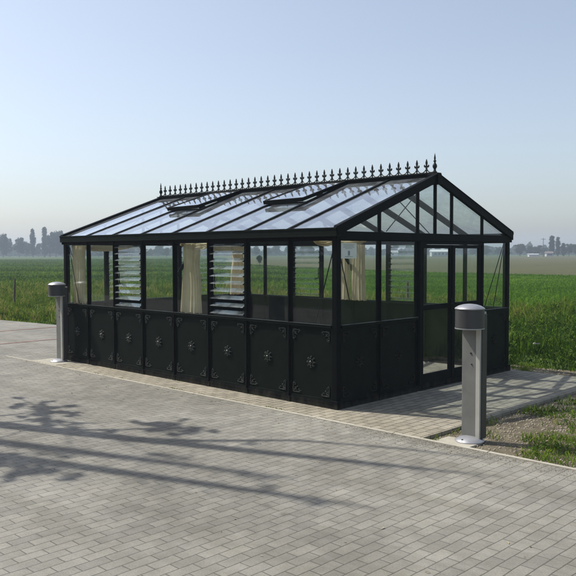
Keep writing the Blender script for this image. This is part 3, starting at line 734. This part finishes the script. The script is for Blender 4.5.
# tufts coming up through the stony soil
def soil_ok(x, y): return (((x > 1.44) & (y > -.38)) | (y > 4.02)) & (y < edge_np(x) + .3)
n = 110000; x = rng.uniform(-3, 7.5, n); y = rng.uniform(-.36, 4.9, n); g = lowf(x, y, 3.6, 15); g2 = lowf(x, y, 11, 16)
den = .50 * g + .45 * g2 - .05 + .75 * np.clip((x - 1.8) / 1.3, 0, 1) - 1.0 * (np.hypot(x - 1.74, y + .17) < .28)
keep = soil_ok(x, y) & (den > rng.uniform(0, .6, n)); x, y, g2 = x[keep], y[keep], g2[keep]
o = blades('soil_tufts', 'blade', np.stack([x, y, 0 * x - .030], 1), rng.uniform(.02, .085, len(x)) * (1 + .6 * np.clip(g2, 0, 1)), rng.uniform(.004, .010, len(x)), rng.uniform(.3, 1.6, len(x)), np.clip(rng.normal(.6, .22, len(x)), 0, 1)); tag(o, kind='stuff')
n = 9000; x = rng.uniform(1.45, 6.5, n); y = rng.uniform(-.36, 3.9, n); g = lowf(x, y, 4.5, 25)
keep = (g > .35) & (np.hypot(x - 1.74, y + .17) > .22); x, y = x[keep], y[keep]
o = blades('small_weeds', 'weed', np.stack([x, y, rng.uniform(-.03, .01, len(x))], 1), rng.uniform(.02, .05, len(x)), rng.uniform(.012, .03, len(x)), rng.uniform(.8, 2.0, len(x)), np.clip(rng.normal(.7, .2, len(x)), 0, 1), True); tag(o, kind='stuff')
# pebbles
def pebbles(name, n, fx, fy, ok, smin, smax, m='stone', zb=-.03):
    x, y = fx(n), fy(n); k = ok(x, y); x, y = x[k], y[k]; n = len(x); s_ = smin + (smax - smin) * rng.uniform(0, 1, n) ** 3
    base = np.array([(1, 0, 0), (.3, .9, 0), (-.8, .6, 0), (-.9, -.5, 0), (.2, -1, 0), (.1, .1, .7), (0, 0, -.4)]); a = rng.uniform(0, 6.28, n)
    v = base[None] * rng.uniform(.7, 1.3, (n, 7, 1)) * s_[:, None, None]; c, s2 = np.cos(a)[:, None], np.sin(a)[:, None]
    X = v[..., 0] * c - v[..., 1] * s2 + x[:, None]; Y = v[..., 0] * s2 + v[..., 1] * c + y[:, None]; Zz = v[..., 2] + zb
    co = np.stack([X, Y, Zz], -1); tri = np.array([(0, 1, 5), (1, 2, 5), (2, 3, 5), (3, 4, 5), (4, 0, 5), (1, 0, 6), (2, 1, 6), (3, 2, 6), (4, 3, 6), (0, 4, 6)])
    lp = (np.arange(n)[:, None, None] * 7 + tri[None]).reshape(-1).astype(np.int32)
    me = bpy.data.meshes.new(name); me.vertices.add(n * 7); me.vertices.foreach_set('co', co.reshape(-1).astype(np.float32)); me.loops.add(len(lp)); me.loops.foreach_set('vertex_index', lp)
    me.polygons.add(n * 10); me.polygons.foreach_set('loop_start', (np.arange(n * 10) * 3).astype(np.int32)); me.update(calc_edges=True); me.materials.append(M[m])
    o = bpy.data.objects.new(name, me); C.objects.link(o); return tag(o, kind='stuff')
pebbles('gravel', 60000, lambda n: rng.uniform(-2.5, 7, n), lambda n: rng.uniform(-.39, 4.6, n), lambda x, y: ((x > 1.43) | (y > 4.0)) & (y < edge_np(x) + .1), .003, .019)
pebbles('grit', 6000, lambda n: rng.normal(1.9, .8, n), lambda n: np.where(rng.uniform(0, 1, n) < .6, -.46 - rng.exponential(.09, n), rng.uniform(-.4, 3.9, n)), lambda x, y: (x < 1.38) | (y < -.48), .0015, .005, zb=.003)

n = 2600; x = rng.normal(0, 1, n) * 3.4 - .5; y = np.where(rng.uniform(0, 1, n) < .55, -.425, rng.choice([-.005, .0], n) - .015) + rng.normal(0, .012, n); g = lowf(x, y * 4, 5.5, 41)
keep = (g > .75) & (((y < -.3) & (x < 3.5)) | ((x < -.05) & (x > -5.7) & (y > -.1))); x, y = x[keep], y[keep]
o = blades('joint_weeds', 'blade', np.stack([x, y, 0 * x + .003], 1), rng.uniform(.008, .030, len(x)), rng.uniform(.003, .006, len(x)), rng.uniform(.5, 1.8, len(x)), np.clip(rng.normal(.4, .2, len(x)), 0, 1)); tag(o, kind='stuff')
n = 420; x = rng.uniform(-7, 4.5, n); y = np.where(rng.uniform(0, 1, n) < .35, rng.uniform(-3.6, -.5, n), -.50 - rng.exponential(.25, n))
o = blades('leaf_litter', 'litter', np.stack([x, y, 0 * x + .0045], 1), rng.uniform(.002, .010, n), rng.uniform(.008, .020, n), rng.uniform(2, 5, n), rng.uniform(0, 1, n), True); tag(o, kind='stuff')
# ------------------------------------------------------------------ trees
def leafcloud(name, m, pts, size, tint=None, parent=None, flat=.0):
    n = len(pts); nrm = rng.normal(0, 1, (n, 3)); nrm /= np.linalg.norm(nrm, axis=1)[:, None]
    a = np.cross(nrm, rng.normal(0, 1, (n, 3))); a /= np.linalg.norm(a, axis=1)[:, None]; b = np.cross(nrm, a)
    s_ = (size * rng.uniform(.6, 1.3, n))[:, None]
    v = np.stack([pts - a * s_, pts + b * s_ * .5, pts + a * s_, pts - b * s_ * .5], 1)
    me = bpy.data.meshes.new(name); me.vertices.add(n * 4); me.vertices.foreach_set('co', v.reshape(-1).astype(np.float32)); me.loops.add(n * 4); me.loops.foreach_set('vertex_index', np.arange(n * 4, dtype=np.int32))
    me.polygons.add(n); me.polygons.foreach_set('loop_start', (np.arange(n) * 4).astype(np.int32)); me.update(calc_edges=True)
    t = rng.uniform(0, 1, n) if tint is None else tint
    at = me.attributes.new('tint', 'FLOAT', 'POINT'); at.data.foreach_set('value', np.repeat(t, 4).astype(np.float32))
    me.materials.append(M[m]); o = bpy.data.objects.new(name, me); C.objects.link(o)
    if parent is not None: o.parent = parent
    return o
def lobes(n, lob, fill=.55):
    c = np.array([l[:3] for l in lob]); r = np.array([l[3:] for l in lob]); vol = r.prod(1) ** .8; k = rng.choice(len(lob), n, p=vol / vol.sum())
    dd = rng.normal(0, 1, (n, 3)); dd /= np.linalg.norm(dd, axis=1)[:, None]; return c[k] + dd * r[k] * (rng.uniform(0, 1, n) ** fill)[:, None]
# unit trees, height 1
def template(kind, seed):
    r_ = random.Random(seed); lb = []
    if kind == 'poplar':
        for k in range(9):
            z = .16 + .80 * k / 8; w_ = .095 * (1 - .35 * max(0, (z - .6) / .4)) * r_.uniform(.8, 1.15); lb.append((r_.uniform(-.015, .015), r_.uniform(-.015, .015), z, w_, w_, .09))
        n, s_ = 2600, .026
    elif kind == 'round':
        for k in range(16):
            a = r_.uniform(0, 6.28); z = r_.uniform(.26, .86); q = .26 * math.sqrt(max(.05, 1 - ((z - .52) / .42) ** 2)); lb.append((q * math.cos(a), q * math.sin(a), z, r_.uniform(.10, .17), r_.uniform(.10, .17), r_.uniform(.08, .13)))
        lb.append((0, 0, .55, .25, .25, .36)); n, s_ = 3600, .032
    else:  # tall broad
        for k in range(14):
            a = r_.uniform(0, 6.28); z = r_.uniform(.15, .90); q = .15 * (1.1 - .5 * z); lb.append((q * math.cos(a), q * math.sin(a), z, r_.uniform(.07, .12), r_.uniform(.07, .12), r_.uniform(.08, .12)))
        lb.append((0, 0, .5, .15, .15, .40)); n, s_ = 3400, .030
    return lobes(n, lb), s_
TPL = {}
def make_template(kind, seed, m):
    pts, s_ = template(kind, seed); root = empty('tree_template'); cr = leafcloud('crown', m, pts, s_, parent=root)
    t = MB(); t.tube([(0, 0, -.01), (.004, 0, .2), (-.004, .004, .5), (0, 0, .8)], [.022, .017, .010, .003], 7)
    for k in range(5):
        a = k * 2.4; z = .22 + .1 * k; t.tube([(0, 0, z), (.06 * math.cos(a), .06 * math.sin(a), z + .09), (.10 * math.cos(a), .10 * math.sin(a), z + .20)], [.008, .006, .002], 5)
    t.build('trunk', 'bark', root); return root
temps = {(k, i): make_template(k, 10 + i * 7 + len(k), 'leaf' if i < 2 else 'leaf2') for k in ('poplar', 'round', 'tall') for i in range(3)}
used = set()
NAMES = {'poplar': 'poplar_tree', 'round': 'round_tree', 'tall': 'tall_tree'}
def tree(px, wpx, ytop, kind, D, label, group=None, i=None, name=None):
    i = rnd.randrange(3) if i is None else i; t = temps[(kind, i)]
    o = copy_tree(t) if (kind, i) in used else t; used.add((kind, i))
    o.name = name or NAMES[kind]
    X, Y = far_pt(px, D); H = 1.72 + (252.8 + (288 - px) * .0037 * .7 - ytop) * D / 765.6; wid = wpx * D / 765.6
    nat = {'poplar': .19, 'round': .72, 'tall': .46}[kind]
    k = wid / nat; o.location = (X, Y, -.01); o.scale = (k, k, H); o.rotation_euler = (0, 0, rnd.uniform(0, 6.28))
    tag(o, label, 'tree', group); return o
gl = 'dark trees along the left horizon'
tree(-24, 12, 234, 'tall', 385, 'dark tree beyond the left end of the field', gl); tree(-10, 14, 236, 'round', 380, 'dark tree beyond the left end of the field', gl)
tree(3, 10, 232, 'tall', 380, 'tall dark tree at the left edge of the horizon', gl, 0)
tree(9, 7, 238, 'round', 390, 'lower tree filling the gap right of the tall tree at the left edge', gl, 1)
tree(19, 11, 236.5, 'round', 375, 'dome shaped dark tree midway between left edge and lone slim poplar', gl, 0)
tree(26, 9, 241, 'round', 385, 'low bushy tree just left of the lone slim poplar', gl, 2)
tree(33, 5.4, 231, 'poplar', 378, 'lone slim poplar with sky on both sides', gl, 0)
tree(38.5, 8, 243, 'round', 400, 'low pale tree in the gap right of the lone slim poplar', gl, 2)
tree(44.5, 6, 229.5, 'poplar', 375, 'slim poplar forming the left end of the dense tall clump', gl, 1)
tree(50, 11, 232, 'tall', 372, 'tall dark tree in the dense clump beside its leftmost poplar', gl, 1)
tree(56, 12, 228.5, 'tall', 376, 'tallest tree in the dense clump left of the greenhouse', gl, 0)
tree(62.5, 10, 230.5, 'tall', 374, 'tall dark tree right of the tallest one at the greenhouse corner', gl, 1)
tree(69, 12, 232.5, 'round', 378, 'broad dark tree hidden partly by the left greenhouse corner post', gl, 0)
gm = 'hazy trees seen through the greenhouse glass'
pxs = [76, 83, 92, 99, 108, 117, 124, 133, 141, 150, 158, 168, 177, 187, 196, 206, 216, 226, 236, 246, 257, 268, 278, 290, 301, 313, 324, 336, 348, 360, 371, 383, 393, 404, 415, 428, 440, 452, 463, 474]
for k, px in enumerate(pxs):
    hgt = rnd.uniform(244.0, 249.5); kd = rnd.choice(['round', 'round', 'tall']); D = rnd.uniform(350, 430)
    tree(px + rnd.uniform(-2, 2), rnd.uniform(7, 13) * (1 if kd == 'round' else .7), hgt, kd, D, 'hazy grey green tree of the far row seen through the greenhouse glass', gm)
gr_ = 'trees along the right horizon'
tree(487, 10, 244.5, 'round', 330, 'round tree seen through the last gable window right of the doors', gr_, 0)
tree(498, 9, 246.5, 'round', 350, 'small round tree just left of the right corner post', gr_, 1)
tree(507, 8, 249, 'round', 350, 'low tree hidden partly by the right corner post', gr_, 2)
tree(520, 11, 243, 'round', 335, 'round tree standing alone right of the greenhouse corner', gr_, 0)
tree(530, 9, 245.5, 'round', 345, 'bushy tree behind the left end of the long white shed', gr_, 1)
tree(538, 10, 245, 'round', 340, 'bushy tree between the long white shed and the power pole', gr_, 2)
tree(545, 9, 247, 'round', 360, 'low tree between power pole and the taller of two poplars', gr_, 0)
tree(551.5, 6.2, 237.5, 'poplar', 332, 'taller and wider of the two poplars at the right', gr_, 1)
tree(557.8, 4.8, 238.5, 'poplar', 336, 'slimmer poplar just right of the wider poplar', gr_, 2)
tree(563.5, 5, 244, 'poplar', 340, 'short pointed tree right of the two poplars', gr_, 0)
tree(569, 9, 243.5, 'round', 330, 'round tree second from the right edge', gr_, 1)
tree(576, 10, 244, 'round', 320, 'green round tree cut by the right edge', gr_, 2)
tree(588, 12, 242, 'round', 330, 'round tree beyond the right end of the row', gr_, 0); tree(602, 12, 245, 'tall', 340, 'round tree beyond the right end of the row', gr_, 1)
for k in range(16):  # unseen row added behind the camera to darken what the panes mirror
    t = k / 15; kd = ('round', 'tall', 'round')[k % 3]; i = k % 2; tt = temps[(kd, i)]; o = copy_tree(tt) if (kd, i) in used else tt; used.add((kd, i)); o.name = NAMES[kd]
    hh = rnd.uniform(8, 11); o.location = (-52 + 62 * t, -17 - 13 * t + rnd.uniform(-1, 1), -.01); kk = rnd.uniform(7.5, 9.5) / {'round': .72, 'tall': .46}[kd]; o.scale = (kk * .9, kk * .9, hh); o.rotation_euler = (0, 0, rnd.uniform(0, 6.28))
    tag(o, 'dark leafy tree of the unseen row added to darken the glass reflections', 'tree', 'unseen trees added to darken the glass reflections')
for k, t in temps.items():
    if k not in used:
        for c_ in list(t.children): bpy.data.objects.remove(c_)
        bpy.data.objects.remove(t)
n = 9000; t = rng.uniform(0, 1, n)
o = leafcloud('added_hedge', 'leaf', np.stack([-54 + 68 * t, -15.2 - 13.4 * t + rng.uniform(-.8, .8, n), rng.uniform(-.1, 3.2, n)], 1), .22); tag(o, 'long dark leaf screen added out of view to darken the glass reflections', 'added_hedge')  # added out of view, darkens the reflections below the crowns
# far-off wood closing the horizon
n = 60000; pp = rng.uniform(-60, 640, n); Dd = rng.uniform(470, 560, n)
hh = 4.2 + 1.6 * np.sin(pp * .11) + 1.3 * np.sin(pp * .37 + 1) + 1.0 * np.sin(pp * .83 + 2)
d3 = np.stack([FW.x * 765.64 + RT.x * (pp - 288), FW.y * 765.64 + RT.y * (pp - 288)], 1); d3 /= np.linalg.norm(d3, axis=1)[:, None]
pts = np.stack([CAM.x + d3[:, 0] * Dd, CAM.y + d3[:, 1] * Dd, rng.uniform(0, 1, n) ** .8 * np.clip(hh, 2.5, 9)], 1)
o = leafcloud('distant_woods', 'leaf', pts, .75); tag(o, kind='stuff')
# little round-headed tree standing in the field
X, Y = far_pt(259.3, 92); r = empty('sapling', (X, Y, -.01)); tag(r, 'little round headed tree alone in the field seen through the front wall', 'tree')
MB().tube([(0, 0, 0), (.01, 0, .5), (0, 0, 1.0)], [.035, .028, .015], 7).build('trunk', 'bark', r)
leafcloud('crown', 'leaf', lobes(1500, [(0, 0, 1.05, .38, .38, .36), (.05, 0, .75, .24, .24, .25), (0, .03, 1.25, .30, .30, .2)]), .06, parent=r)

# trees on the square whose shade crosses the paving
SX, SY = -.7297, -.2805     # horizontal shift towards the sun per metre of height
def up_from(gx, gy, z): return (gx + SX * z, gy + SY * z, z)
def trunk_tree(bx, by, h, r0, label, branches, clumps, seed):
    r_ = random.Random(seed); root = empty('plane_tree', (bx, by, 0)); tag(root, label, 'tree', 'slender trees on the paved square')
    m = MB(); pts = []; rad = []
    for k in range(15):
        t = k / 14; pts.append((.05 * math.sin(4 * t + seed) * t, .05 * math.cos(5 * t + seed) * t, h * t)); rad.append(r0 * (1 - t) ** .62 + .012)
    m.tube(pts, rad, 10)
    for (pl, ra) in branches:
        q = [Vector(p) - Vector((bx, by, 0)) for p in pl]; m.tube(q, [ra * (1 - .75 * i / (len(q) - 1)) for i in range(len(q))], 7)
    leaves = []
    for k in range(20):
        z = h * r_.uniform(.52, .99); a = r_.uniform(0, 6.28); l_ = r_.uniform(.25, .8) * (1.15 - z / h) * 1.6; s0 = Vector((0, 0, z)); e_ = s0 + Vector((l_ * math.cos(a), l_ * math.sin(a), l_ * .8))
        m.tube([s0, s0.lerp(e_, .5) + Vector((0, 0, -.03)), e_], [.014, .009, .003], 5)
        if r_.random() < .3: leaves.append((e_.x, e_.y, e_.z, .10, .10, .09, 10))
    m.build('trunk', 'bark', root)
    pp = []
    for (cx, cy, cz, rx, ry, rz, n) in leaves: pp.append(lobes(n, [(cx, cy, cz, rx, ry, rz)]))
    for (p, rr, n) in clumps:
        c = Vector(p) - Vector((bx, by, 0)); pp.append(lobes(n, [(c.x, c.y, c.z, rr, rr, rr * .8)], .8))
        for k in range(6):
            a = r_.uniform(0, 6.28); e_ = c + Vector((rr * math.cos(a), rr * math.sin(a), r_.uniform(-.4, .6) * rr))
    if pp: leafcloud('crown', 'leaf', np.concatenate(pp), .070, parent=root)
    return root
U = up_from
TREES_HERE = True
bC = [([U(-1.75, -2.75, 6.5), U(-1.20, -2.42, 7.0), U(-.95, -2.20, 7.3), U(-.80, -1.95, 7.5), U(-.55, -1.75, 7.7)], .045),
      ([U(-.55, -2.28, 8.2), U(-.02, -1.90, 8.7), U(.62, -1.27, 9.3), U(1.48, -.86, 10.1), U(2.2, -.62, 10.8)], .055),
      ([U(-2.60, -3.05, 5.5), U(-2.35, -2.55, 5.8), U(-2.30, -2.15, 6.0)], .035), ([U(-2.1, -2.9, 6.2), U(-1.95, -2.5, 6.4), U(-1.3, -2.15, 6.8)], .022)]
def sprays(c, spread, n, seed, r=.020):
    """twigs fanning out of a branch end, returned with the leaf clumps at their tips"""
    r_ = random.Random(seed); br, cl_ = [], []
    for k in range(n):
        gx, gy, z = c[0] + r_.gauss(0, spread[0]), c[1] + r_.gauss(0, spread[1]), c[2] + r_.uniform(-.1, .5)
        br.append(([U(c[0], c[1], c[2]), U((c[0] + gx) / 2 + r_.uniform(-.05, .05), (c[1] + gy) / 2, (c[2] + z) / 2), U(gx, gy, z)], r)); cl_.append((U(gx, gy, z), r_.uniform(.05, .12), r_.randint(9, 24)))
    return br, cl_
b1, c1 = sprays((-.72, -1.80, 7.5), (.30, .15), 24, 4); b2, c2 = sprays((-2.30, -2.20, 6.0), (.36, .13), 22, 5); b3, c3 = sprays((-1.75, -2.40, 6.3), (.26, .08), 9, 6)
trunk_tree(-6.50, -4.57, 12.4, .17, 'slender leafing tree on the square casting the shade nearest the greenhouse', bC + b1 + b2 + b3, c1 + c2 + c3, 1)
b4, c4 = sprays((-.45, -3.45, 7.2), (.42, .10), 18, 8)
trunk_tree(-8.90, -6.16, 14.2, .21, 'slender tree on the square set furthest from the greenhouse', [], [], 2)
trunk_tree(-6.62, -5.67, 12.2, .17, 'slender tree on the square standing between the other two', [([U(-1.6, -3.75, 6.4), U(-1.0, -3.6, 6.9), U(-.45, -3.45, 7.2)], .035)] + b4, c4, 3)

# ------------------------------------------------------------------ far buildings and pole
def shed(px, D, w_, d_, h, label, m='shed', roof='shed', name='shed', pitch=.6, wins=3, rz=0.78):
    X, Y = far_pt(px, D); r = empty(name, (X, Y, 0), rz); tag(r, label, name)
    MB().box((-w_ / 2, -d_ / 2, 0), (w_ / 2, d_ / 2, h)).build('wall', m, r)
    b = MB(); b.prism([(-d_ / 2 - .3, h + .01), (d_ / 2 + .3, h + .01), (0, h + pitch)], (0, 0, 0), (0, 1, 0), (0, 0, 1), w_ + .5); b.build('roof', roof, r)
    for k in range(wins):
        x = -w_ / 2 + w_ * (k + 1) / (wins + 1); MB().box((x - .5, -d_ / 2 - .02, h * .35), (x + .5, -d_ / 2 + .05, h * .75)).build('window', 'pane', r)
    return r
shed(533, 312, 3.6, 2, .85, 'long low white shed below the trees at the right', wins=0, name='shed', pitch=.25, rz=R(44))
shed(549, 322, 2.6, 2, 1.3, 'small pale house below the two poplars', m='render', roof='tile', name='house', pitch=.7, wins=2, rz=R(44))
shed(440, 340, 8, 5, 2.0, 'long pale farm building seen through the left door', m='render', roof='shed', name='farm_building', pitch=1.0, wins=4, rz=R(44))
shed(392, 360, 5, 4, 1.6, 'small white barn seen through the window left of the doors', m='shed', roof='shed', name='barn', pitch=1.0, wins=1, rz=R(44))
X, Y = far_pt(543.2, 300); r = empty('power_pole', (X, Y, 0), R(44)); tag(r, 'thin power pole with a crossarm rising beside the long white shed', 'power pole')
MB().tube([(0, 0, -.2), (0, 0, 7.0)], [.16, .10], 8).build('pole', 'wood', r); MB().box((-.9, -.08, 6.45), (.9, .08, 6.6)).build('crossarm', 'wood', r)

# ------------------------------------------------------------------ light, sky, air
ELEV = R(52)
ts = Vector((-math.cos(ELEV) * math.cos(R(21)), -math.cos(ELEV) * math.sin(R(21)), math.sin(ELEV)))
sl = bpy.data.lights.new('sun', 'SUN'); sl.energy = 3.65; sl.angle = R(.42); sl.color = (1, .955, .88); so = bpy.data.objects.new('sun', sl); C.objects.link(so)
so.rotation_euler = ts.to_track_quat('Z', 'Y').to_euler(); so.location = (0, 0, 30)
w = bpy.data.worlds.new('World'); S.world = w; w.use_nodes = True; nt = w.node_tree; bg = nt.nodes['Background']
sk = nt.nodes.new('ShaderNodeTexSky'); sk.sky_type = 'NISHITA'; sk.sun_disc = False; sk.sun_elevation = ELEV; sk.sun_rotation = math.atan2(ts.x, ts.y) % (2 * math.pi)
sk.air_density = 1.0; sk.dust_density = 1.9; sk.ozone_density = 2.0; sk.altitude = 50
hs = nt.nodes.new('ShaderNodeHueSaturation'); hs.inputs['Saturation'].default_value = .70; nt.links.new(sk.outputs[0], hs.inputs['Color'])
nt.links.new(hs.outputs[0], bg.inputs[0]); bg.inputs[1].default_value = .115
# hazy air
m = bpy.data.materials.new('haze'); m.use_nodes = True; n_ = m.node_tree; n_.nodes.remove(n_.nodes['Principled BSDF']); pv = n_.nodes.new('ShaderNodeVolumePrincipled')
pv.inputs['Color'].default_value = (.72, .82, 1.0, 1); pv.inputs['Density'].default_value = .0009; pv.inputs['Anisotropy'].default_value = .2
n_.links.new(pv.outputs[0], n_.nodes['Material Output'].inputs['Volume'])
M['haze'] = m
hz = MB().box((-960, -960, -1.2), (960, 960, 20)).build('haze', 'haze', None); hz['kind'] = 'stuff'
hz.display_type = 'WIRE'
S.cycles.volume_bounces = 1; S.cycles.max_bounces = 14; S.cycles.transparent_max_bounces = 32; S.cycles.glossy_bounces = 5; S.cycles.transmission_bounces = 6; S.cycles.diffuse_bounces = 4
S.cycles.sample_clamp_indirect = 8
try: S.cycles.use_denoising = True
except Exception: pass
S.view_settings.view_transform = 'Standard'; S.view_settings.look = 'None'; S.view_settings.exposure = .5; S.view_settings.gamma = 1
